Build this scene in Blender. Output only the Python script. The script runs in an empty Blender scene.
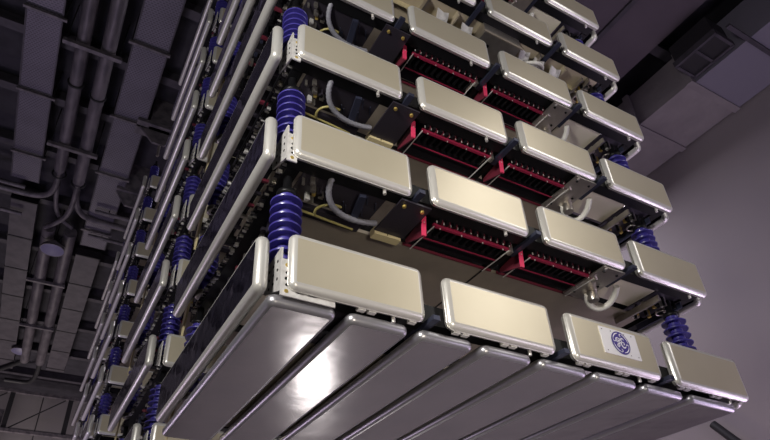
import bpy, math, random
from mathutils import Vector, Matrix
random.seed(7)
D = bpy.data
SC = bpy.context.scene
COL = SC.collection
PI = math.pi

# ------------------------------------------------------------------ camera
cam_d = D.cameras.new('camera'); cam = D.objects.new('camera', cam_d); COL.objects.link(cam)
right = Vector((0.8798015, -0.4745522, -0.0273782))
down = Vector((0.2404612, 0.4940105, -0.8355429))
fwd = Vector((0.4100338, 0.7285285, 0.5487426))
mw = Matrix.Identity(4)
for i in range(3):
    mw[i][0] = right[i]; mw[i][1] = -down[i]; mw[i][2] = -fwd[i]
mw[0][3], mw[1][3], mw[2][3] = -1.0337, -2.5976, -1.7565
cam.matrix_world = mw
cam_d.sensor_width = 36.0
cam_d.lens = 603.2 / 770 * 36
cam_d.shift_x = 0.0353; cam_d.shift_y = 0.0677
cam_d.clip_start = 0.05; cam_d.clip_end = 200
SC.camera = cam

# ------------------------------------------------------------------ world, lights, exposure
w = D.worlds.new('world'); SC.world = w; w.use_nodes = True
w.node_tree.nodes['Background'].inputs[0].default_value = (0.30, 0.27, 0.42, 1)
w.node_tree.nodes['Background'].inputs[1].default_value = 0.25
SC.view_settings.view_transform = 'Standard'; SC.view_settings.look = 'None'
SC.view_settings.gamma = 1; SC.view_settings.use_curve_mapping = False
SC.view_settings.exposure = 0.0

def area(name, loc, target, size, energy, color, sy=None):
    l = D.lights.new(name, 'AREA'); l.energy = energy; l.color = color
    l.shape = 'RECTANGLE'; l.size = size; l.size_y = sy or size
    o = D.objects.new(name, l); COL.objects.link(o)
    o.location = loc
    o.rotation_euler = (Vector(target) - Vector(loc)).to_track_quat('-Z', 'Y').to_euler()
    return o
def spot(name, loc, target, energy, color, angle, blend=.8, r=.2):
    l = D.lights.new(name, 'SPOT'); l.energy = energy; l.color = color
    l.spot_size = math.radians(angle); l.spot_blend = blend; l.shadow_soft_size = r
    o = D.objects.new(name, l); COL.objects.link(o); o.location = loc
    o.rotation_euler = (Vector(target) - Vector(loc)).to_track_quat('-Z', 'Y').to_euler()
    return o
area('flood_left', (-3.2, -2.7, 1.3), (.6, .2, 1.5), .8, 270, (1.0, .97, .92))
spot('flood_front', (-.4, -5.6, -2.4), (1.4, 0, .75), 800, (1.0, .91, .74), 34, 1.0, .35)
area('hall_light_right', (5.6, -4.3, 4.4), (1.5, 0, .9), .8, 80, (1.0, .96, .92), 4.5)  # unseen light placed from the glare on the front shields
area('floor_uplight', (3.1, 6.5, -3.2), (1.0, 1.0, 0), 0.5, 17, (1.0, .95, .9), 1.2)
area('hall_fill', (7.5, -5.5, -2.8), (6, 5, 3), 4.0, 120, (.88, .78, 1.0))
area('floor_fill', (8, 9, 10.2), (6, 9, -3), 3.0, 1200, (.95, .88, 1.0))  # added fill: brightens the floor that the bottom shields reflect
area('ceiling_fill', (10, 0, -3.1), (8, 3, 11), 3.0, 230, (.85, .66, .95))  # added fill to lift the dark ceiling on the right
spot('warm_wall_fill', (8.5, 7.5, -3.0), (12, 4.8, 4.5), 260, (1.0, .86, .62), 60, 1.0, .4)  # added warm fill for the brownish wall tone near the tower
area('left_wall_fill', (-3.2, 9.5, -3.1), (-5.5, 13, 6), 1.5, 130, (.66, .68, 1.0), 4)  # added bluish fill, there to be mirrored in the side shields
area('violet_wall_fill', (9.0, -2.5, -2.6), (12, 5, 3), 3.0, 170, (.80, .68, 1.0))  # added fill that tints the right wall violet
area('back_hall_light', (-4.5, 13, -2.5), (-1.2, 12, 10), 3.0, 330, (.88, .72, .95))
area('back_hall_warm', (-2.0, 27.5, -1.0), (-1.5, 32, 8.5), 2.5, 800, (1.0, .88, .85))

# ------------------------------------------------------------------ materials
MATS = {}
def mat(name, col, rough=.5, metal=0.0, spec=.5, bump=None, noise=None, coat=0, emit=None):
    m = D.materials.new(name); m.use_nodes = True; nt = m.node_tree
    b = nt.nodes['Principled BSDF']
    b.inputs['Base Color'].default_value = (*col, 1)
    b.inputs['Roughness'].default_value = rough
    b.inputs['Metallic'].default_value = metal
    b.inputs['Specular IOR Level'].default_value = spec
    b.inputs['Coat Weight'].default_value = coat
    if emit:
        b.inputs['Emission Color'].default_value = (*emit[0], 1)
        b.inputs['Emission Strength'].default_value = emit[1]
    tc = None
    if noise or bump:
        tc = nt.nodes.new('ShaderNodeTexCoord')
    if noise:   # (scale, other colour, low, high)
        n = nt.nodes.new('ShaderNodeTexNoise'); n.inputs['Scale'].default_value = noise[0]
        n.inputs['Detail'].default_value = 6
        mp = nt.nodes.new('ShaderNodeMapping')
        mp.inputs['Scale'].default_value = noise[4] if len(noise) > 4 else (1, 1, 1)
        nt.links.new(tc.outputs['Object'], mp.inputs[0]); nt.links.new(mp.outputs[0], n.inputs['Vector'])
        r = nt.nodes.new('ShaderNodeValToRGB')
        r.color_ramp.elements[0].position = noise[2]; r.color_ramp.elements[1].position = noise[3]
        r.color_ramp.elements[0].color = (*col, 1); r.color_ramp.elements[1].color = (*noise[1], 1)
        nt.links.new(n.outputs['Fac'], r.inputs[0]); nt.links.new(r.outputs[0], b.inputs['Base Color'])
    if bump:    # (scale, strength, stretch)
        n = nt.nodes.new('ShaderNodeTexNoise'); n.inputs['Scale'].default_value = bump[0]
        mp = nt.nodes.new('ShaderNodeMapping'); mp.inputs['Scale'].default_value = bump[2] if len(bump) > 2 else (1, 1, 1)
        nt.links.new(tc.outputs['Object'], mp.inputs[0]); nt.links.new(mp.outputs[0], n.inputs['Vector'])
        bp = nt.nodes.new('ShaderNodeBump'); bp.inputs['Strength'].default_value = bump[1]
        bp.inputs['Distance'].default_value = .02
        nt.links.new(n.outputs['Fac'], bp.inputs['Height']); nt.links.new(bp.outputs[0], b.inputs['Normal'])
    MATS[name] = m
    return m
mat('cream', (.66, .60, .46), .34, 0.5, .5, noise=(3, (.63, .57, .43), .3, .7))
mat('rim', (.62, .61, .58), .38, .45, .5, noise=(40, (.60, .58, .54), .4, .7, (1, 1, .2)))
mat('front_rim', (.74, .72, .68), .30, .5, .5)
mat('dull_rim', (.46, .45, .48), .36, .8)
mat('maroon', (.13, .015, .03), .5)
mat('polished', (.50, .52, .66), .10, 1.0, bump=(4, .5))  # blue tint in the colour stands in for blue reflections
mat('bottom_steel', (.56, .53, .55), .19, 1.0, bump=(3.0, .22), noise=(2.2, (.48, .46, .49), .35, .7))
mat('steel', (.55, .52, .48), .35, .9, noise=(8, (.42, .38, .34), .35, .7))
mat('bronze_tray', (.40, .35, .29), .36, .6, noise=(3, (.48, .42, .34), .4, .7))
mat('black', (.006, .006, .007), .4, 0, .25)
mat('black_matte', (.008, .007, .010), .7, 0, .2)
mat('dark_plate', (.035, .030, .042), .4, .3)
mat('dark_blue', (.045, .050, .085), .35, .5)
mat('red', (.24, .014, .045), .38)
mat('pink_red', (.70, .05, .13), .4)
mat('white_metal', (.78, .76, .74), .35, .3, noise=(20, (.6, .58, .56), .4, .7))
mat('stud', (.8, .78, .75), .3, .6)
mat('blue', (.045, .036, .235), .36, 0, .5, coat=.12)
mat('hose', (.20, .20, .23), .5, bump=(60, .3))
mat('white_hose', (.75, .73, .68), .45)
mat('yellow', (.30, .26, .09), .45)
mat('brass', (.70, .52, .15), .35, .7)
mat('tan', (.40, .34, .24), .5)
mat('plate_cream', (.74, .69, .54), .5)
mat('cream_block', (.55, .47, .27), .5)
mat('plate_white', (.80, .79, .82), .4)
mat('emblem_blue', (.05, .03, .25), .4)
mat('emblem_white', (.85, .84, .9), .4)
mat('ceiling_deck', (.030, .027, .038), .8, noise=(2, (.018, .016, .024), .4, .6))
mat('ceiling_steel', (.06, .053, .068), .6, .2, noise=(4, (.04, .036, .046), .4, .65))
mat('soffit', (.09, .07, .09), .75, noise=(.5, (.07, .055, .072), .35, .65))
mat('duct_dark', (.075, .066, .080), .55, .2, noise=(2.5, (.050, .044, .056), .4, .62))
mat('pipe_grey', (.13, .115, .13), .5, .2, noise=(5, (.07, .062, .075), .42, .62, (1, .3, 1)))
mat('bracket_black', (.012, .011, .014), .6)
mat('wall_right', (.24, .21, .215), .65, noise=(.35, (.205, .18, .20), .3, .7))
mat('wall_back', (.20, .185, .19), .7, noise=(.6, (.17, .155, .17), .3, .7))
mat('wall_plain', (.16, .15, .17), .8, noise=(1, (.13, .12, .14), .3, .7))
mat('floor', (.36, .33, .32), .45, noise=(1.5, (.28, .26, .25), .3, .7))
mat('duct', (.20, .18, .19), .6, bump=(3, 1.0), noise=(1.2, (.15, .132, .145), .35, .7))
mat('duct_blue', (.15, .14, .18), .6, bump=(3, .3))
mat('glass_lamp', (.10, .09, .16), .5, emit=((.42, .36, .62), .05))

def tray_mat():
    m = D.materials.new('perforated_tray'); m.use_nodes = True; nt = m.node_tree
    b = nt.nodes['Principled BSDF']; b.inputs['Roughness'].default_value = .5; b.inputs['Metallic'].default_value = .3
    tc = nt.nodes.new('ShaderNodeTexCoord'); mp = nt.nodes.new('ShaderNodeMapping'); mp.inputs['Scale'].default_value = (1, 1, 1)
    br = nt.nodes.new('ShaderNodeTexBrick')
    br.inputs['Color1'].default_value = (.075, .068, .095, 1); br.inputs['Color2'].default_value = (.085, .076, .105, 1)
    br.inputs['Mortar'].default_value = (.16, .145, .19, 1)
    br.inputs['Scale'].default_value = 1; br.inputs['Mortar Size'].default_value = .014
    br.inputs['Brick Width'].default_value = .075; br.inputs['Row Height'].default_value = .055
    nt.links.new(tc.outputs['Object'], mp.inputs[0]); nt.links.new(mp.outputs[0], br.inputs['Vector'])
    n = nt.nodes.new('ShaderNodeTexNoise'); n.inputs['Scale'].default_value = 1.2
    nt.links.new(tc.outputs['Object'], n.inputs['Vector'])
    mx = nt.nodes.new('ShaderNodeMix'); mx.data_type = 'RGBA'; mx.blend_type = 'MULTIPLY'
    mx.inputs[0].default_value = .5
    nt.links.new(br.outputs['Color'], mx.inputs[6]); nt.links.new(n.outputs['Fac'], mx.inputs[7])
    nt.links.new(mx.outputs[2], b.inputs['Base Color'])
    MATS['perforated'] = m
tray_mat()
def panel_wall_mat():
    m = MATS['wall_back']; nt = m.node_tree
    return m

# ------------------------------------------------------------------ mesh builder
class MB:
    def __init__(s): s.v = []; s.f = []; s.m = []; s.sm = []; s.mats = []
    def mi(s, name):
        if name not in s.mats: s.mats.append(name)
        return s.mats.index(name)
    def add(s, vs, fs, m, smooth=False):
        o = len(s.v); s.v += [tuple(v) for v in vs]; k = s.mi(m)
        for f in fs: s.f.append([i + o for i in f]); s.m.append(k); s.sm.append(smooth)
    def box(s, x0, y0, z0, x1, y1, z1, m):
        vs = [(x, y, z) for x in (x0, x1) for y in (y0, y1) for z in (z0, z1)]
        s.add(vs, [(0, 1, 3, 2), (4, 6, 7, 5), (0, 4, 5, 1), (2, 3, 7, 6), (0, 2, 6, 4), (1, 5, 7, 3)], m)
        return s
    def bar(s, a, b, wd, ht, m, up=(0, 0, 1)):
        a = Vector(a); b = Vector(b); d = (b - a).normalized(); u = Vector(up)
        sd = d.cross(u)
        if sd.length < 1e-4: sd = d.cross(Vector((1, 0, 0)))
        sd.normalize(); u = sd.cross(d)
        vs = [p + sd * (i * wd / 2) + u * (j * ht / 2) for p in (a, b) for i, j in ((-1, -1), (1, -1), (1, 1), (-1, 1))]
        s.add(vs, [(3, 2, 1, 0), (4, 5, 6, 7), (0, 1, 5, 4), (1, 2, 6, 5), (2, 3, 7, 6), (3, 0, 4, 7)], m)
        return s
    def tube(s, pts, r, m, n=8, cap=True, rib=None):
        pts = [Vector(p) for p in pts]; vs = []; prev = None
        for i, p in enumerate(pts):
            d = (pts[min(i + 1, len(pts) - 1)] - pts[max(i - 1, 0)]).normalized()
            if prev is None:
                a = d.cross(Vector((0, 0, 1)))
                if a.length < 1e-3: a = d.cross(Vector((1, 0, 0)))
            else: a = prev - d * prev.dot(d)
            a.normalize(); prev = a; b = d.cross(a)
            rr = r[i] if isinstance(r, (list, tuple)) else r
            if rib and i % 2: rr *= rib
            for k in range(n):
                t = 2 * PI * k / n; vs.append(p + a * (rr * math.cos(t)) + b * (rr * math.sin(t)))
        fs = [(i * n + k, i * n + (k + 1) % n, (i + 1) * n + (k + 1) % n, (i + 1) * n + k) for i in range(len(pts) - 1) for k in range(n)]
        s.add(vs, fs, m, True)
        if cap:
            s.add(vs[:n], [tuple(range(n))[::-1]], m); s.add(vs[-n:], [tuple(range(n))], m)
        return s
    def lathe(s, prof, m, c=(0, 0, 0), n=20):
        vs = [(c[0] + r * math.cos(2 * PI * k / n), c[1] + r * math.sin(2 * PI * k / n), c[2] + z) for r, z in prof for k in range(n)]
        fs = [(i * n + k, i * n + (k + 1) % n, (i + 1) * n + (k + 1) % n, (i + 1) * n + k) for i in range(len(prof) - 1) for k in range(n)]
        s.add(vs, fs, m, True)
        s.add(vs[:n], [tuple(range(n))[::-1]], m); s.add(vs[-n:], [tuple(range(n))], m)
        return s
    def prism(s, pts, d, m):        # polygon in 3-D extruded by vector d
        pts = [Vector(p) for p in pts]; n = len(pts); d = Vector(d)
        s.add(pts + [p + d for p in pts], [tuple(range(n))[::-1], tuple(range(n, 2 * n))] + [(i, (i + 1) % n, (i + 1) % n + n, i + n) for i in range(n)], m)
        return s
    def mesh(s, name):
        me = D.meshes.new(name); me.from_pydata(s.v, [], s.f)
        for mn in s.mats: me.materials.append(MATS[mn])
        me.polygons.foreach_set('material_index', s.m); me.polygons.foreach_set('use_smooth', s.sm)
        me.update(); return me

def link(name, me, parent=None, loc=(0, 0, 0), rot=(0, 0, 0)):
    o = D.objects.new(name, me); COL.objects.link(o); o.location = loc; o.rotation_euler = rot
    if parent: o.parent = parent
    return o
def many(name, me, parent, locs):       # the same small part at several places, each its own object
    return [link(name, me, parent, l) for l in locs]
def tag(o, label, cat, group=None):
    o['label'] = label; o['category'] = cat
    if group: o['group'] = group
    return o
def struct(name, mb, label=None):
    o = link(name, mb.mesh(name)); o['kind'] = 'structure'
    if label: o['label'] = label
    return o
def empty(name, loc):
    o = D.objects.new(name, None); COL.objects.link(o); o.location = loc; o.empty_display_size = .1
    return o

def shield(U, V, face, rim, re=.04, rc=.055, depth=.08, back='black', mp=None):
    """rolled-edge shield panel; canonical u,v,n with the face at n=0, mapped by mp"""
    mb = MB()
    def ring(ins, n):
        r = max(rc - ins, .004); pts = []
        for (cx, cy, a0) in ((U - ins - r, V - ins - r, 0), (ins + r, V - ins - r, 90), (ins + r, ins + r, 180), (U - ins - r, ins + r, 270)):
            for k in range(5):
                a = math.radians(a0 + k * 22.5); pts.append(mp(cx + r * math.cos(a), cy + r * math.sin(a), n))
        return pts
    prof = []
    for k in range(5):                       # back roll
        t = math.radians(-80 + k * 20); prof.append((re * (1 - math.cos(t)), -depth + re + re * math.sin(t)))
    for k in range(6):
        t = math.radians(k * 18); prof.append((re * (1 - math.cos(t)), -re + re * math.sin(t)))
    vs = []; 
    for i, n in prof: vs += ring(i, n)
    N = 20
    fs = [(i * N + k, i * N + (k + 1) % N, (i + 1) * N + (k + 1) % N, (i + 1) * N + k) for i in range(len(prof) - 1) for k in range(N)]
    # orientation
    a = Vector(mp(1, 0, 0)) - Vector(mp(0, 0, 0)); b = Vector(mp(0, 1, 0)) - Vector(mp(0, 0, 0)); c = Vector(mp(0, 0, 1)) - Vector(mp(0, 0, 0))
    flip = a.cross(b).dot(c) < 0
    if flip: fs = [f[::-1] for f in fs]
    mb.add(vs, fs, rim, True)
    front = list(range(N)); 
    mb.add(vs[-N:], [tuple(front[::-1] if flip else front)], face)
    mb.add(vs[:N], [tuple(front if flip else front[::-1])], back)
    return mb

# ------------------------------------------------------------------ prototypes of tier parts (tier origin: x=0 left panel edge, y=0 front face, z=0 panel bottom)
PW, PP, PH = .871, 1.069, .353
W = 3 * PP + PW
me_front = shield(PW + .034, PH + .03, 'cream', 'front_rim', re=.042, rc=.05, mp=lambda u, v, n: (u - .0, -n, v - .014)).mesh('front_shield')
me_front_plain = me_front
SL = 2.37
me_left = shield(SL + .02, PH + .03, 'polished', 'rim', re=.040, depth=.085, mp=lambda u, v, n: (-n, u, v)).mesh('left_shield')
me_right = shield(SL, PH + .01, 'polished', 'rim', re=.042, depth=.095, mp=lambda u, v, n: (n, u, v)).mesh('right_shield')
BW = .44
BE = [-.09, .40, .885, 1.37, 1.86, 2.37, 2.88, 3.40, 4.03]
me_bottoms = [shield(2.46, BE[i + 1] - BE[i] - (.07 if i < 7 else .045), 'bottom_steel', 'dull_rim', re=.034, rc=.05, depth=.075, mp=lambda u, v, n: (v, u, -n)).mesh('bottom_shield') for i in range(8)]

me_beam = MB().box(.02, .075, .012, W - .02, .175, .15, 'black').mesh('front_beam')
me_crossbeam = MB().box(.1, 0, .06, W - .1, .08, .14, 'black_matte').mesh('cross_beam')
me_rearbeam = MB().box(.02, 2.44, .02, W - .02, 2.54, .15, 'black').mesh('rear_beam')
# side beams along Y with rows of studs
def side_beam(x0, x1, sx):
    return MB().box(x0, .18, .015, x1, 2.44, .14, 'black').mesh('side_beam')
me_sbl = side_beam(.02, .11, -1); me_sbr = side_beam(W - .11, W - .02, 1)
mb = MB()
random.seed(3)
for k in range(64):
    y = .19 + k * .035 + random.uniform(-.01, .01)
    z = .02 + random.uniform(-.03, .05)
    mb.box(-.01, y, z, .02, y + random.uniform(.006, .014), z + random.uniform(.01, .03), random.choice(('stud', 'white_metal', 'dark_plate', 'steel')))
    if k % 5 == 0: mb.tube([(-.012, y + .02, .04), (.02, y + .02, .04)], .011, random.choice(('stud', 'steel', 'black')), 8)
me_side_fit = mb.mesh('side_fittings')
# end bracket plates
m_ = MB().prism([(-.03, .07, .285), (-.03, .07, -.01), (-.03, .33, .10), (-.03, .33, .275)], (.012, 0, 0), 'white_metal')
for i in range(3):
    for j in range(3):
        yy = .115 + .065 * j; zz = .09 + i * .06
        m_.tube([(-.033, yy, zz), (-.029, yy, zz)], .009, 'black', 8)
me_corner = m_.mesh('corner_plate')
me_strip = MB().box(.035, .045, -.05, .30, .055, -.012, 'white_metal').mesh('bracket_strip')
m_ = MB().box(-.035, .045, -.05, .035, .055, .19, 'white_metal')
for i, z in enumerate((.15, .10, .06, .02, -.02)): m_.tube([(-.0, .043, z), (-.0, .046, z)], .013 if i % 2 == 0 else .009, 'brass' if i in (0, 4) else 'black', 8)
me_corner_small = m_.mesh('bolted_bracket')
me_rear_card = MB().prism([(-.03, 2.40, .33), (-.03, 2.62, -.10), (-.02, 2.70, .05), (-.02, 2.56, .52)], (.02, 0, 0), 'cream_block').mesh('rear_corner_plate')
# cross channels between panels
def cross(i):
    x = PW + PP * i + .055
    m_ = MB().box(x, -.03, -.012, x + .045, .30, .02, 'dark_blue').box(x, .18, .02, x + .045, 2.3, .09, 'black')
    m_.box(x + .045, -.03, -.014, x + .050, .30, .024, 'dark_plate')
    return m_.mesh('cross_channel')
me_cross = [cross(i) for i in range(3)]
# shield mounting clips
me_clip = MB().box(0, .045, -.022, .05, .075, .05, 'white_metal').mesh('shield_clip')
me_clip_pin = MB().tube([(0, .07, -.04), (0, .07, .04)], .013, 'stud', 8).mesh('shield_pin')
# red framed valve module
MX = .79
me_rail_a = MB().box(.04, .215, -.035, MX - .03, .237, -.008, 'red').mesh('red_rail')
me_rail_b = MB().box(.04, .380, -.035, MX - .03, .388, -.025, 'red').mesh('red_rail')
me_rail_c = MB().box(-.02, .550, -.010, MX + .06, .558, .014, 'maroon').mesh('red_rail')
me_rod = MB().bar((0, .215, -.041), (0, .55, -.033), .007, .007, 'white_metal').mesh('cross_rod')
m_ = MB()
for k in range(11):
    x = .07 + k * (MX - .14) / 10
    m_.box(x, .18, -.012, x + .022, .36, .14, 'black')
    m_.box(x + .03, .185, -.02, x + .036, .21, .1, 'maroon')
m_.box(0, .176, .125, MX, .54, .165, 'black')
m_.box(0, .395, .03, MX, .54, .13, 'black_matte')
m_.box(0, .176, .02, MX, .20, .13, 'black')
me_stack = m_.mesh('valve_module')
me_stud = MB().tube([(0, .190, -.024), (0, .190, -.005)], .005, 'stud', 6).mesh('stud')
me_stud_small = MB().tube([(0, .226, -.045), (0, .226, -.034)], .005, 'stud', 6).mesh('stud')
m_ = MB().prism([(-.055, .225, .05), (-.015, .225, .05), (-.035, .225, -.15), (-.07, .225, -.15)], (0, .012, 0), 'pink_red').box(-.046, .221, -.03, -.036, .225, -.02, 'stud')
m_.prism([(-.03, .237, .04), (-.03, .237, -.13), (-.03, .50, -.035), (-.03, .50, .0)], (.012, 0, 0), 'maroon')
me_redend = m_.mesh('red_end_plate')
me_clamp = MB().box(MX - .035, .20, -.06, MX - .01, .25, .03, 'steel').mesh('end_clamp')
def put_module(e, x0):
    p = link('valve_module', me_stack, e, (x0, 0, 0)); p['label'] = 'black finned stack in a red frame'
    for m_ in (me_rail_a, me_rail_b, me_rail_c): link('red_rail', m_, p)
    many('cross_rod', me_rod, p, [(.04, 0, 0), (MX - .04, 0, 0)])
    many('stud', me_stud, p, [(.05 + k * (MX - .1) / 11, 0, 0) for k in range(12)])
    many('stud', me_stud_small, p, [(.1 + k * .2, 0, 0) for k in range(4)])
    link('red_end_plate', me_redend, p); link('end_clamp', me_clamp, p)
me_tray = MB().box(.30, .57, .0, W - .22, 2.35, .03, 'bronze_tray').box(1.94, .56, -.004, 1.955, 2.35, 0, 'black').mesh('bottom_tray')
me_lplate = MB().box(.84, .07, -.035, 1.09, .46, -.02, 'dark_plate').mesh('bolted_plate')
me_lbolt = MB().lathe([(.014, -.05), (.016, -.035)], 'brass', n=8).mesh('bolt')
mb = MB().box(2.80, .05, -.035, 3.05, .52, -.02, 'steel')
me_rplate = mb.mesh('bolted_plate')
me_rbolt = MB().lathe([(.011, -.044), (.013, -.035)], 'black', n=8).mesh('bolt')
me_cream_plate = MB().box(3.12, .19, .03, 3.62, .50, .045, 'plate_cream').mesh('insulating_plate')
me_cream_block = MB().box(.84, .46, -.06, 1.07, .53, .0, 'cream_block').box(.95, .455, -.05, .955, .46, -.02, 'black').mesh('terminal_block')
def arc(c, r, a0, a1, n, ax, ay):
    c = Vector(c); ax = Vector(ax); ay = Vector(ay)
    return [c + ax * (r * math.cos(math.radians(a0 + (a1 - a0) * i / n))) + ay * (r * math.sin(math.radians(a0 + (a1 - a0) * i / n))) for i in range(n + 1)]
def bez(p0, p1, p2, p3, n=24):
    p0, p1, p2, p3 = map(Vector, (p0, p1, p2, p3)); out = []
    for i in range(n + 1):
        t = i / n; out.append(p0 * (1 - t) ** 3 + p1 * 3 * t * (1 - t) ** 2 + p2 * 3 * t * t * (1 - t) + p3 * t ** 3)
    return out
me_hose = MB().tube(bez((.34, .12, .05), (.30, .30, -.10), (.52, .42, -.10), (.82, .40, -.02), 40), .020, 'hose', 10, rib=1.18).mesh('corrugated_hose')
me_yhose = MB().tube([(.22, .47, -.05), (.68, .51, -.05)], .010, 'yellow', 6).tube(bez((.36, .48, -.05), (.30, .38, -.05), (.40, .30, -.05), (.50, .34, -.03), 12), .011, 'yellow', 6).mesh('yellow_pipe')
me_whose = MB().tube(bez((2.98, .42, -.05), (3.10, .58, -.16), (3.32, .45, -.14), (3.16, .24, -.02), 26), .026, 'white_hose', 10, rib=1.1).mesh('white_hose')
me_vcan = MB().lathe([(.045, -.12), (.05, -.10), (.05, .02), (.03, .04)], 'steel', (3.02, .40, 0), 16).mesh('capacitor')
# small gear left of the modules
def lgear():
    m_ = MB(); random.seed(11)
    m_.box(.14, .18, .02, .78, .44, .035, 'dark_plate')
    m_.box(.18, .46, -.02, .74, .56, .02, 'dark_plate')
    for k in range(16):
        x = random.uniform(.14, .34); y = random.uniform(.16, .5)
        s_ = random.uniform(.012, .035)
        m_.box(x, y, -.04, x + s_, y + s_ * .7, .03, random.choice(('steel', 'black', 'dark_plate', 'stud', 'brass')))
    for k in range(8):
        x = random.uniform(.35, .75); y = random.uniform(.18, .5)
        m_.bar((x, y, .0), (x + .05, y + .1, .02), .008, .008, 'dark_blue')
    return m_
me_lgear = lgear().mesh('control_gear')
me_clampbar = MB().bar((.58, .16, -.03), (.64, .44, -.04), .05, .03, 'dark_blue').mesh('clamp_bar')
def rgear():
    m_ = MB(); random.seed(5)
    m_.box(3.64, .18, .03, 3.98, .60, .04, 'dark_plate')
    m_.bar((3.66, .2, -.03), (3.66, .7, -.03), .02, .06, 'steel')
    m_.bar((3.96, .2, -.03), (3.96, .7, -.03), .02, .06, 'dark_blue')
    for k in range(18):
        x = random.uniform(3.66, 3.95); y = random.uniform(.2, .55); s_ = random.uniform(.012, .03)
        m_.box(x, y, -.05, x + s_, y + s_, .03, random.choice(('steel', 'black', 'dark_plate', 'stud', 'brass')))
    m_.tube(arc((3.88, .36, -.05), .05, 0, 330, 16, (1, 0, 0), (0, 1, 0)), .008, 'steel', 6)
    return m_
me_rgear = rgear().mesh('control_gear')
# left-side gear seen between the side shields: busbars, red clamp ends, white boxes
def sgear(seed):
    m_ = MB(); random.seed(seed)
    m_.box(.12, .65, .02, .30, 2.3, .10, 'black_matte')
    for k in range(9):
        y = .6 + k * .19
        m_.box(.08, y, -.06, .30, y + .03, -.03, random.choice(('dark_plate', 'dark_plate', 'black', 'maroon', 'steel')))
    for k in range(10):
        y = .55 + k * .17 + random.uniform(-.03, .03)
        m_.box(.11, y, -.09, .14, y + random.uniform(.02, .05), .0, random.choice(('steel', 'black', 'dark_blue', 'black', 'dark_plate')))
    m_.tube([(.2, .6, -.09), (.2, 2.3, -.09)], .012, 'black', 6)
    return m_
me_sgear = [sgear(s_) for s_ in (21, 22)]
me_sgear = [m_.mesh('side_busbar_gear') for m_ in me_sgear]
# the reactor level (tier 4): tank, ribs and white straps under it
mb = MB().box(.3, .18, .02, 3.9, .56, .04, 'tan')
for k in range(10):
    x = .32 + k * .38
    mb.box(x, .18, -.06, x + .02, .56, .02, 'steel' if k % 2 else 'tan')
mb.box(.3, .36, -.05, 3.9, .375, .02, 'cream_block')
me_ribs = mb.mesh('ribbed_frame')
mb = MB().box(2.17, .16, -.14, 2.66, .52, .03, 'steel').box(2.15, .15, -.15, 2.68, .165, -.12, 'bronze_tray').lathe([(.02, -.15), (.02, -.14)], 'black', (2.3, .3, 0), 10)
me_tank = mb.mesh('reactor_box')
me_strap = MB().prism([(0, 0, -.03), (.14, .02, -.06), (.05, .16, -.12)], (0, .01, .02), 'white_metal').bar((.1, 0, -.05), (.16, .16, -.10), .05, .01, 'white_metal').mesh('white_strap')
me_whose2 = MB().tube(bez((2.80, .5, -.06), (2.78, .22, -.16), (2.98, .16, -.16), (3.12, .30, -.05), 24), .022, 'white_hose', 8).mesh('white_hose')

# insulator
ns = 8; z0 = .12; pz = .0700
zt = z0 + ns * pz
mb = MB().tube([(0, 0, 0), (0, 0, zt)], .055, 'blue', 16)
for k in range(ns):
    z = z0 + k * pz; n = 28
    rings = [(.055, z + .006), (.103, z), (.106, z + .010), (.055, z + .044)]
    for (r0, h0), (r1, h1) in zip(rings[:-1], rings[1:]):
        vs = [(r * math.cos(2 * PI * q / n), r * math.sin(2 * PI * q / n), h) for r, h in ((r0, h0), (r1, h1)) for q in range(n)]
        mb.add(vs, [(q, (q + 1) % n, n + (q + 1) % n, n + q) for q in range(n)], 'blue', True)
me_sheds = mb.mesh('ribbed_body')
me_iflange_b = MB().lathe([(.05, -.03), (.075, -.03), (.075, .02), (.05, .03)], 'steel', n=16).mesh('end_fitting')
me_iflange_t = MB().lathe([(.05, zt - .005), (.07, zt), (.07, zt + .03), (.03, zt + .035), (.03, .85)], 'black', n=16).mesh('end_fitting')

ORD = {0: 'bottom', 1: 'second', 2: 'third', 3: 'fourth', 4: 'fifth', 5: 'sixth', 6: 'seventh', 7: 'eighth', 8: 'top'}
TW = {0: 'nearest', 1: 'second', 2: 'third', 3: 'farthest'}

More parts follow.
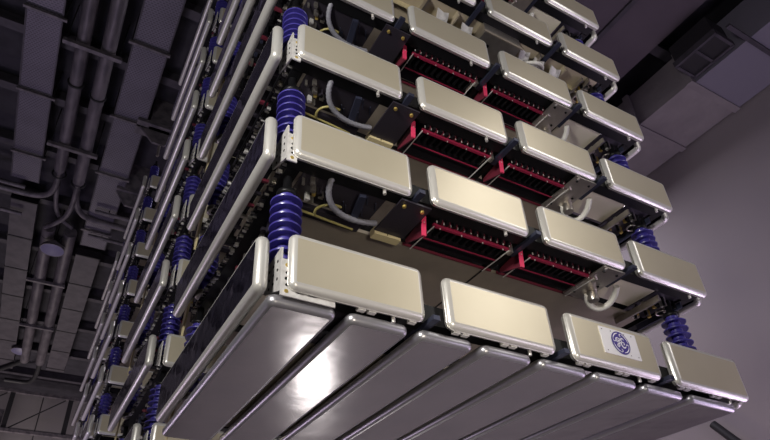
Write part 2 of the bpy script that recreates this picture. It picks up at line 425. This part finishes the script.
def make_tier(t, r, Y):
    e = empty('valve_tier', (0, Y, r))
    far = {1: 'left behind the nearest tower', 2: 'far left behind the second', 3: 'thin sliver at far left'}
    own = {0: 'bottom tier of the nearest valve tower, blue emblem on one cream shield', 1: 'second tier up the nearest valve tower, brownish steel tray underneath', 2: 'third tier up the nearest valve tower, red framed modules underneath', 3: 'fourth tier up the nearest valve tower, its row of cream shields near the top', 4: 'fifth tier up the nearest valve tower, steel box and white straps underneath', 5: 'sixth tier up the nearest valve tower, only right shields in view', 6: 'seventh tier up the nearest valve tower, only its side shield tip shows'}
    if t == 0: lab = own[r]
    else: lab = '%s tier%s of the %s valve tower, %s' % (ORD[r], '' if r in (0, 8) else ' up', TW[t], far[t])
    tag(e, lab, 'valve tier', None)
    for i in range(4):
        if t >= 2 and i > 1: break
        o = link('front_shield', me_front, e, (i * PP, 0, 0))
        if t == 0 and r == 0 and i == 2: emblem(o)
    link('left_shield', me_left, e, (-.165, .10, -.010))['label'] = 'long polished steel side shield with rolled edge'
    link('front_beam', me_beam, e)
    link('side_beam', me_sbl, e); link('side_fittings', me_side_fit, e)['kind'] = 'stuff'
    link('bottom_tray', me_tray, e); link('rear_beam', me_rearbeam, e)
    many('cross_beam', me_crossbeam, e, [(0, .62, 0), (0, 1.2, 0), (0, 1.9, 0)])
    link('corner_plate', me_corner, e); link('rear_corner_plate', me_rear_card, e)
    if r: link('side_wiring_clutter', me_sgear[r % 2], e)['kind'] = 'stuff'
    if t >= 2: return e
    link('right_shield', me_right, e, (W + .14, .125, -.005))
    link('side_beam', me_sbr, e)
    link('control_gear', me_lgear, e)['kind'] = 'stuff'
    for m_ in me_cross: link('cross_channel', m_, e)
    many('shield_pin', me_clip_pin, e, [(i * PP + .70, 0, 0) for i in range(4)])
    if t == 0 and r == 0: many('shield_clip', me_clip, e, [(i * PP + u, 0, 0) for i in range(4) for u in (.06, .13, .45, .52, .80)])
    if t == 1: return e
    link('bolted_bracket', me_corner_small, e)
    if r == 0: link('bracket_strip', me_strip, e)
    link('control_gear', me_rgear, e)['kind'] = 'stuff'
    if r == 4:
        link('ribbed_frame', me_ribs, e); link('reactor_box', me_tank, e)
        many('white_strap', me_strap, e, [(2.72, .20, 0), (2.95, .22, 0), (3.2, .22, 0), (1.62, .22, 0), (1.95, .24, 0)]); link('white_hose', me_whose2, e)
        return e
    if r == 0:
        bot = e
        for k in range(8):
            link('bottom_shield', me_bottoms[k], e, (BE[k], .07, -.10))
        return e
    put_module(e, 1.17); put_module(e, 2.10)
    p = link('bolted_plate', me_lplate, e); p['label'] = 'dark plate with brass bolts'; many('bolt', me_lbolt, p, [(.89, .12, 0), (1.04, .12, 0)])
    p = link('bolted_plate', me_rplate, e); p['label'] = 'bare steel plate'; many('bolt', me_rbolt, p, [(2.85, .10, 0), (3.00, .10, 0), (2.86, .45, 0), (2.99, .3, 0)])
    link('insulating_plate', me_cream_plate, e)
    link('terminal_block', me_cream_block, e)
    link('corrugated_hose', me_hose, e); link('clamp_bar', me_clampbar, e)
    link('yellow_pipe', me_yhose, e)
    link('white_hose', me_whose, e); link('capacitor', me_vcan, e)
    return e

def emblem(parent):
    # plate on the third shield: blue round badge with a script monogram
    pl = link('badge_plate', MB().box(.305, -.006, .092, .688, 0.0, .307, 'plate_white').mesh('badge_plate'), parent)
    rv = MB(); rv.add([(.005 * math.cos(a), -.0075, .005 * math.sin(a)) for a in [k * PI / 3 for k in range(6)]], [tuple(range(6))], 'black')
    many('rivet', rv.mesh('rivet'), pl, [(x, 0, z) for (x, z) in ((.33, .285), (.42, .285), (.56, .285), (.64, .285), (.34, .115), (.58, .115), (.66, .115))])
    cx, cz, R = .500, .203, .094
    def disc(r0, r1, y, m_, n=40, a0=0, a1=360):
        o = MB(); vs = []
        for k in range(n + 1):
            a = math.radians(a0 + (a1 - a0) * k / n)
            vs += [(cx + r0 * math.cos(a), y, cz + r0 * math.sin(a)), (cx + r1 * math.cos(a), y, cz + r1 * math.sin(a))]
        o.add(vs, [(2 * k, 2 * k + 2, 2 * k + 3, 2 * k + 1) for k in range(n)], m_); return o
    b = disc(.0005, R, -.0085, 'emblem_blue')
    bd = link('badge', b.mesh('badge'), pl)
    d = MB()
    def stroke(pts, wd, y=-.0100):
        vs = []; n = len(pts)
        for i, p in enumerate(pts):
            q0 = pts[max(i - 1, 0)]; q1 = pts[min(i + 1, n - 1)]
            dx, dz = q1[0] - q0[0], q1[1] - q0[1]; L = math.hypot(dx, dz) or 1
            wi = wd * (.35 + .65 * math.sin(PI * i / (n - 1)))
            nx, nz = -dz / L * wi / 2, dx / L * wi / 2
            vs += [(cx + (p[0] + nx) * R, y, cz + (p[1] + nz) * R), (cx + (p[0] - nx) * R, y, cz + (p[1] - nz) * R)]
        d.add(vs, [(2 * i, 2 * i + 1, 2 * i + 3, 2 * i + 2) for i in range(n - 1)], 'emblem_white')
    def circ(x, z, r, a0, a1, n=16, sq=1): return [(x + r * math.cos(math.radians(a0 + (a1 - a0) * i / n)), z + sq * r * math.sin(math.radians(a0 + (a1 - a0) * i / n))) for i in range(n + 1)]
    for q in range(4):                                    # four curled flourishes round the rim
        a = q * 90 + 8
        stroke(circ(0, 0, .84, a, a + 68, 20), .09)
        ca = math.radians(a + 68)
        stroke(circ(.70 * math.cos(ca), .70 * math.sin(ca), .13, a + 68, a + 68 + 190, 10), .08)
    # script G
    stroke(circ(-.30, .20, .19, 30, 300, 18), .12)
    stroke([(-.14, .20), (-.13, .05), (-.20, -.22), (-.33, -.40), (-.46, -.36), (-.44, -.22), (-.28, -.12), (-.08, -.02), (.04, .10)], .12)
    stroke([(-.38, .24), (-.24, .12), (-.10, .22), (-.06, .42)], .13)
    # script E
    stroke(circ(.24, .26, .17, 10, 265, 14), .12)
    stroke(circ(.26, -.14, .24, 100, 350, 16), .13)
    stroke([(.16, .10), (.34, .06), (.38, -.06), (.24, -.14)], .12)
    link('monogram', d.mesh('monogram'), bd)

TY = [0, 3.5, 9.21, 12.75]
TR = [range(0, 7), range(0, 9), range(1, 9), range(2, 9)]
for t in range(4):
    for r in TR[t]: make_tier(t, r, TY[t])

def insulator(x, y, z, lab, group):
    e = empty('post_insulator', (x, y, z)); tag(e, lab, 'insulator', group)
    link('ribbed_body', me_sheds, e); link('end_fitting', me_iflange_b, e); link('end_fitting', me_iflange_t, e)
    return e
WH = {'fl': 'near left corner', 'fr': 'right corner', 'rl': 'rear left corner'}
for t in range(4):
    for r in TR[t]:
        for key, x, y in (('fl', .065, .275), ('fr', 3.86, .27), ('rl', .045, 2.25)):
            if key == 'fr' and t > 0: continue
            if t > 1 and key == 'rl': continue
            insulator(x, TY[t] + y, r + .17, 'blue ribbed insulator on the %s tier of the %s tower, %s' % (ORD[r], TW[t], WH[key]), None)

# ------------------------------------------------------------------ hall
XL, XR, YF, YB, ZF, ZC = -5.5, 12.0, -8.0, 32.5, -3.36, 11.0
struct('floor', MB().box(XL, YF, ZF - .2, XR, YB, ZF, 'floor'))
struct('wall_left', MB().box(XL - .2, YF, ZF, XL, YB, ZC, 'wall_plain'))
struct('wall_right', MB().box(XR, YF, ZF, XR + .2, YB, ZC, 'wall_right'))
struct('wall_front', MB().box(XL, YF - .2, ZF, XR, YF, ZC, 'wall_plain'))
mb = MB().box(XL, YB, ZF, XR, YB + .2, ZC, 'wall_back')
for z in (9.0, 5.8): mb.box(XL, YB - .03, z, XR, YB, z + .05, 'bracket_black')
for x in (-4.6, -1.0, 2.6): mb.box(x, YB - .03, ZF, x + .05, YB, ZC, 'bracket_black')
struct('wall_back', mb)
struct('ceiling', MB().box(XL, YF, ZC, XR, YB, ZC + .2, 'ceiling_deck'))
# roof beams across the hall
k = 0
for y in (2.0, 4.5, 6.2, 8.3, 10.2, 12.3, 14.6, 17.4, 20.2, 23.0, 26.0, 29.0):
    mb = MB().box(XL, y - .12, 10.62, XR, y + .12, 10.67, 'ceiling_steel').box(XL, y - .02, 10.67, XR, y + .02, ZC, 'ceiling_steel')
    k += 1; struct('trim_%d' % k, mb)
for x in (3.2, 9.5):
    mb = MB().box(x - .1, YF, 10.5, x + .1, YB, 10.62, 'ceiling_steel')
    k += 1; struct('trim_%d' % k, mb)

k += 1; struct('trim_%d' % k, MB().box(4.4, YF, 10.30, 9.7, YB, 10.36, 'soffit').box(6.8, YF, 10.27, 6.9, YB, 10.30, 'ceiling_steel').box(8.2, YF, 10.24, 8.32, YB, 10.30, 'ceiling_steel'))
# cable trays
def tray(x0, x1, y0, y1, z, lab):
    e = empty('cable_tray', ((x0 + x1) / 2, (y0 + y1) / 2, z)); tag(e, lab, 'cable tray', None)
    hw = (x1 - x0) / 2; hl = (y1 - y0) / 2
    link('tray_bottom', MB().box(-hw, -hl, 0, hw, hl, .03, 'perforated').mesh('tray_bottom'), e)
    many('side_rail', MB().box(-.015, -hl, -.02, .015, hl, .12, 'ceiling_steel').mesh('side_rail'), e, [(-hw, 0, 0), (hw, 0, 0)])
    return e
tray(-3.30, -2.60, 1.0, 13.0, 10.05, 'wide perforated cable tray on the ceiling, leftmost, before the crossing pipes')
tray(-1.15, -.40, 1.0, 15.6, 10.05, 'wide perforated cable tray under the ceiling close beside the towers')
def closed_duct(x0, x1, y0, y1, z, lab):
    e = empty('ceiling_duct', ((x0 + x1) / 2, (y0 + y1) / 2, z)); tag(e, lab, 'duct', None)
    hw = (x1 - x0) / 2; hl = (y1 - y0) / 2
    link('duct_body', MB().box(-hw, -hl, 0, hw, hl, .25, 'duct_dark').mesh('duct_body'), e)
    many('seam_strip', MB().box(-hw - .02, 0, -.02, hw + .02, .05, .26, 'bracket_black').mesh('seam_strip'), e, [(0, -hl + 2.0 * k, 0) for k in range(int(hl) + 1)])
closed_duct(-3.25, -2.55, 14.0, 27.0, 10.05, 'flat grey ceiling duct at the far left beyond the crossing pipes')
closed_duct(-1.20, -.45, 16.2, 26.5, 10.05, 'flat grey ceiling duct beside the towers beyond the crossing pipes')
# big pipes
def pipe(name, pts, r, lab, cat='pipe', grp=None, m_='pipe_grey', n=14):
    o = link(name, MB().tube(pts, r, m_, n).mesh(name)); tag(o, lab, cat, grp); return o
ZP = 9.95
pipe('ceiling_pipe', [(-2.12, 1.5, ZP), (-2.12, 12.0, ZP)] , .15, 'thick grey pipe under the ceiling, left one of the near pair')
pipe('ceiling_pipe', [(-1.60, 1.5, ZP), (-1.60, 12.3, ZP)], .16, 'thick grey pipe under the ceiling, right one of the near pair')
pipe('ceiling_pipe', [(-2.12, 14.9, ZP), (-2.12, 25.5, ZP)], .19, 'thick grey pipe under the ceiling, left one of the far pair')
pipe('ceiling_pipe', [(-1.50, 14.9, ZP), (-1.50, 25.5, ZP)], .19, 'thick grey pipe under the ceiling, right one of the far pair')
for (xa, sgn, yy, lab) in ((-2.12, -1, 13.5, 'curved grey pipe elbow turning left from the left near pipe'), (-1.60, 1, 14.0, 'curved grey pipe elbow turning right from the right near pipe')):
    pts = [(xa, 12.0, ZP)] + bez((xa, 12.2, ZP), (xa, yy - .2, ZP), (xa + sgn * .2, yy, ZP), (xa + sgn * 1.0, yy, ZP), 12) + [(xa + sgn * 3.0, yy, ZP)]
    pipe('bent_pipe', pts, .085, lab)
for (xa, sgn, yy, lab) in ((-2.12, 1, 14.2, 'thin bent pipe crossing right from the left near pipe'), (-1.60, -1, 13.9, 'thin bent pipe crossing left from the right near pipe')):
    zz = ZP + .12 * sgn
    pts = [(xa, 12.3, zz)] + bez((xa, 12.4, zz), (xa, yy, zz), (xa + sgn * .1, yy + .2, zz), (xa + sgn * .62, 14.8, zz), 12)
    pipe('bent_pipe', pts, .07, lab)
for i, (y, z) in enumerate(((13.15, 9.9), (14.5, 9.9))):
    pipe('crossing_pipe', [(XL, y, z), (-2.9, y, z)], .06, ('thin pipe run across the hall ceiling at far left, nearer one', 'thin pipe run across the hall ceiling at far left, farther one')[i])
    o = pipe('crossing_pipe', [(-1.0, y + .25, z), (1.5, y + .25, z)], .06, ('thin pipe run toward the towers at the ceiling, nearer one', 'thin pipe run toward the towers at the ceiling, farther one')[i])
    many('hanger_rod', MB().tube([(0, y + .25, z + .05), (0, y + .25, ZC)], .015, 'bracket_black', 6).mesh('hanger_rod'), o, [(-.6, 0, 0), (1.0, 0, 0)])
for i, (x0_, x1_, yy) in enumerate(((-3.9, -1.9, 27.6), (-2.2, .2, 28.2))):
    pts = [(x0_ - .6, yy, ZP)] + bez((x0_, yy, ZP), (x0_ + .5, yy, ZP), (x0_ + .7, yy - .2, ZP), ((-2.12, -1.5)[i], 25.55, ZP), 10)
    pipe('bent_pipe', pts, .10, ('black bent pipe near the back wall, left one', 'black bent pipe near the back wall, right one')[i], m_='bracket_black')
# support struts
def strut(x0, x1, y, z, lab, r=.045):
    e = tag(empty('support_strut', ((x0 + x1) / 2, y, z)), lab, 'bracket', None)
    h = (x1 - x0) / 2
    link('channel', MB().box(-h, -r, -r, h, r, r, 'pipe_grey').mesh('channel'), e)
    many('hanger_rod', MB().tube([(0, 0, r), (0, 0, ZC - z)], .015, 'bracket_black', 6).mesh('hanger_rod'), e, [(-h + .06, 0, 0), (h - .06, 0, 0)])
places = ['nearest the camera', 'second from the camera', 'third from the camera', 'fourth from the camera', 'fifth from the camera', 'sixth from the camera', 'farthest']
for i, y in enumerate((4.5, 7.1, 9.5, 11.8)): strut(-3.35, -2.5, y, 9.98, 'grey strut under the leftmost cable tray, ' + places[i], .03)
for i, y in enumerate((4.6, 7.0, 9.4, 11.7, 14.6)): strut(-1.25, -.34, y, 9.98, 'grey strut under the cable tray beside the towers, ' + places[i], .03)
for i, y in enumerate((4.9, 7.4, 10.8, 18.0, 21.6)): strut(-2.50, -1.28, y, 9.73, 'dark strut carrying the two thick pipes, ' + places[i], .05)
i = 0
for xa, ys in ((-2.12, (8.7, 12.2, 15.3)), (-1.60, (8.9, 12.4, 15.5))):
    for y in ys:
        cl = link('pipe_clamp', MB().tube(arc((xa, y, ZP), .17, 0, 360, 20, (1, 0, 0), (0, 0, 1)), .028, 'bracket_black', 6).mesh('pipe_clamp'))
        tag(cl, 'black clamp ring round the %s thick pipe, %s' % ('left' if xa < -2 else 'right', ('near one', 'middle one', 'far one')[ys.index(y)]), 'clamp', None)

# ceiling plates that carry the third tower
tag(link('hanger_plate', MB().prism([(-.5, 9.4, 9.95), (.5, 9.4, 9.95), (.15, 9.4, 9.55), (-.15, 9.4, 9.55)], (0, .06, 0), 'pipe_grey').box(-.3, 9.3, 9.95, .3, 9.6, ZC, 'pipe_grey').box(-.6, 9.2, 9.95, .6, 9.7, 10.05, 'pipe_grey').tube([(.05, 9.47, 9.2), (.05, 9.47, 9.6)], .035, 'steel', 8).mesh('hanger_plate')), 'steel hanger plate and shackle above the third valve tower', 'bracket', None)
tag(link('hanger_plate', MB().prism([(-.6, 12.2, 9.95), (.3, 12.2, 9.95), (0, 12.2, 9.5), (-.3, 12.2, 9.5)], (0, .06, 0), 'pipe_grey').box(-.6, 12.1, 9.95, .3, 12.4, ZC, 'pipe_grey').mesh('hanger_plate')), 'steel hanger plate over the farthest valve tower', 'bracket', None)

# left ceiling: a bay lamp, and a lamp shape standing for a pipe glow
def bay_lamp(x, y, z, lab):
    e = tag(empty('ceiling_glow_lamp', (x, y, z)), lab, 'lamp', None)
    link('reflector', MB().lathe([(.36, 0), (.33, .12), (.16, .24), (.06, .36)], 'pipe_grey', n=20).mesh('reflector'), e)
    link('lamp_glass', MB().lathe([(.02, -.09), (.24, -.06), (.34, .0)], 'glass_lamp', n=20).mesh('lamp_glass'), e)
    link('hanger', MB().tube([(0, 0, .36), (0, 0, ZC - z)], .02, 'bracket_black', 6).mesh('hanger'), e)
bay_lamp(-1.87, 15.3, 9.4, 'lamp shape added for the violet glow where the ceiling pipes cross')
bay_lamp(-2.35, 24.6, 9.9, 'small violet round lamp hanging near the back wall')
# lattice girder before the back wall
e = tag(empty('lattice_girder', (-2, 30.0, 9.0)), 'dark steel lattice girder spanning in front of the back wall', 'girder')
link('chord', MB().box(-3.5, -.1, 1.05, 4, .1, 1.2, 'pipe_grey').mesh('chord'), e)
link('chord', MB().box(-3.5, -.1, -.9, 4, .1, -.75, 'pipe_grey').mesh('chord'), e)
many('upright', MB().bar((0, 0, -.8), (0, 0, 1.1), .22, .1, 'bracket_black', (0, 1, 0)).mesh('upright'), e, [(-3, 0, 0), (-.35, 0, 0), (2.3, 0, 0)])
many('diagonal', MB().bar((.2, 0, -.7), (2.4, 0, 1.0), .05, .05, 'bracket_black', (0, 1, 0)).mesh('diagonal'), e, [(-3, 0, 0), (-.35, 0, 0)])
o = link('column', MB().box(-2.75, 30.1, ZF, -2.5, 30.35, 9.2, 'pipe_grey').mesh('column')); tag(o, 'slim dark steel column in front of the back wall', 'column')

# insulated duct along the right wall
e = tag(empty('insulated_duct', (11.0, 0, 9.2)), 'large foil-wrapped air duct running along the top of the right wall', 'duct')
link('duct_body', MB().box(-.75, 1.7, 0, .95, 26, 1.0, 'duct').mesh('duct_body'), e)['label'] = 'crumpled grey section'
link('duct_body', MB().box(-.65, -7.5, .0, .95, 1.65, 1.0, 'duct_blue').mesh('duct_body'), e)['label'] = 'smooth bluish near section'
many('flange', MB().box(-.82, 0, -.05, .97, .16, 1.05, 'duct').mesh('flange'), e, [(0, y, 0) for y in (1.62, 3.1, 4.6, 6.2, 8, 10, 12)])
e = tag(empty('air_grille', (9.95, 1.1, 9.3)), 'dark two-bay air grille beside the insulated duct', 'grille')
mb = MB().box(-.30, -.5, -.05, .30, -.44, .1, 'ceiling_steel').box(-.30, .44, -.05, .30, .5, .1, 'ceiling_steel').box(-.30, -.03, -.05, .30, .03, .1, 'ceiling_steel').box(-.34, -.5, -.05, -.28, .5, .1, 'ceiling_steel').box(.28, -.5, -.05, .34, .5, .1, 'ceiling_steel')
link('grille_frame', mb.mesh('grille_frame'), e)
link('grille_mesh', MB().box(-.30, -.46, .02, .30, .46, .6, 'bracket_black').mesh('grille_mesh'), e)
for i, y in enumerate((-.6, .3)):
    o = link('duct_strap', MB().box(9.6, y, 9.12, 12, y + .09, 9.18, 'ceiling_steel').mesh('duct_strap')); tag(o, ('narrow strap under the bluish duct section, nearer the camera', 'narrow strap under the bluish duct section, farther one')[i], 'strap')
o = link('wall_pipe', MB().tube([(11.8, 4.85, 2.42), (11.8, 3.5, .6)], .09, 'bracket_black', 12).mesh('wall_pipe')); tag(o, 'dark slanting pipe on the right wall below the tower corner', 'pipe')
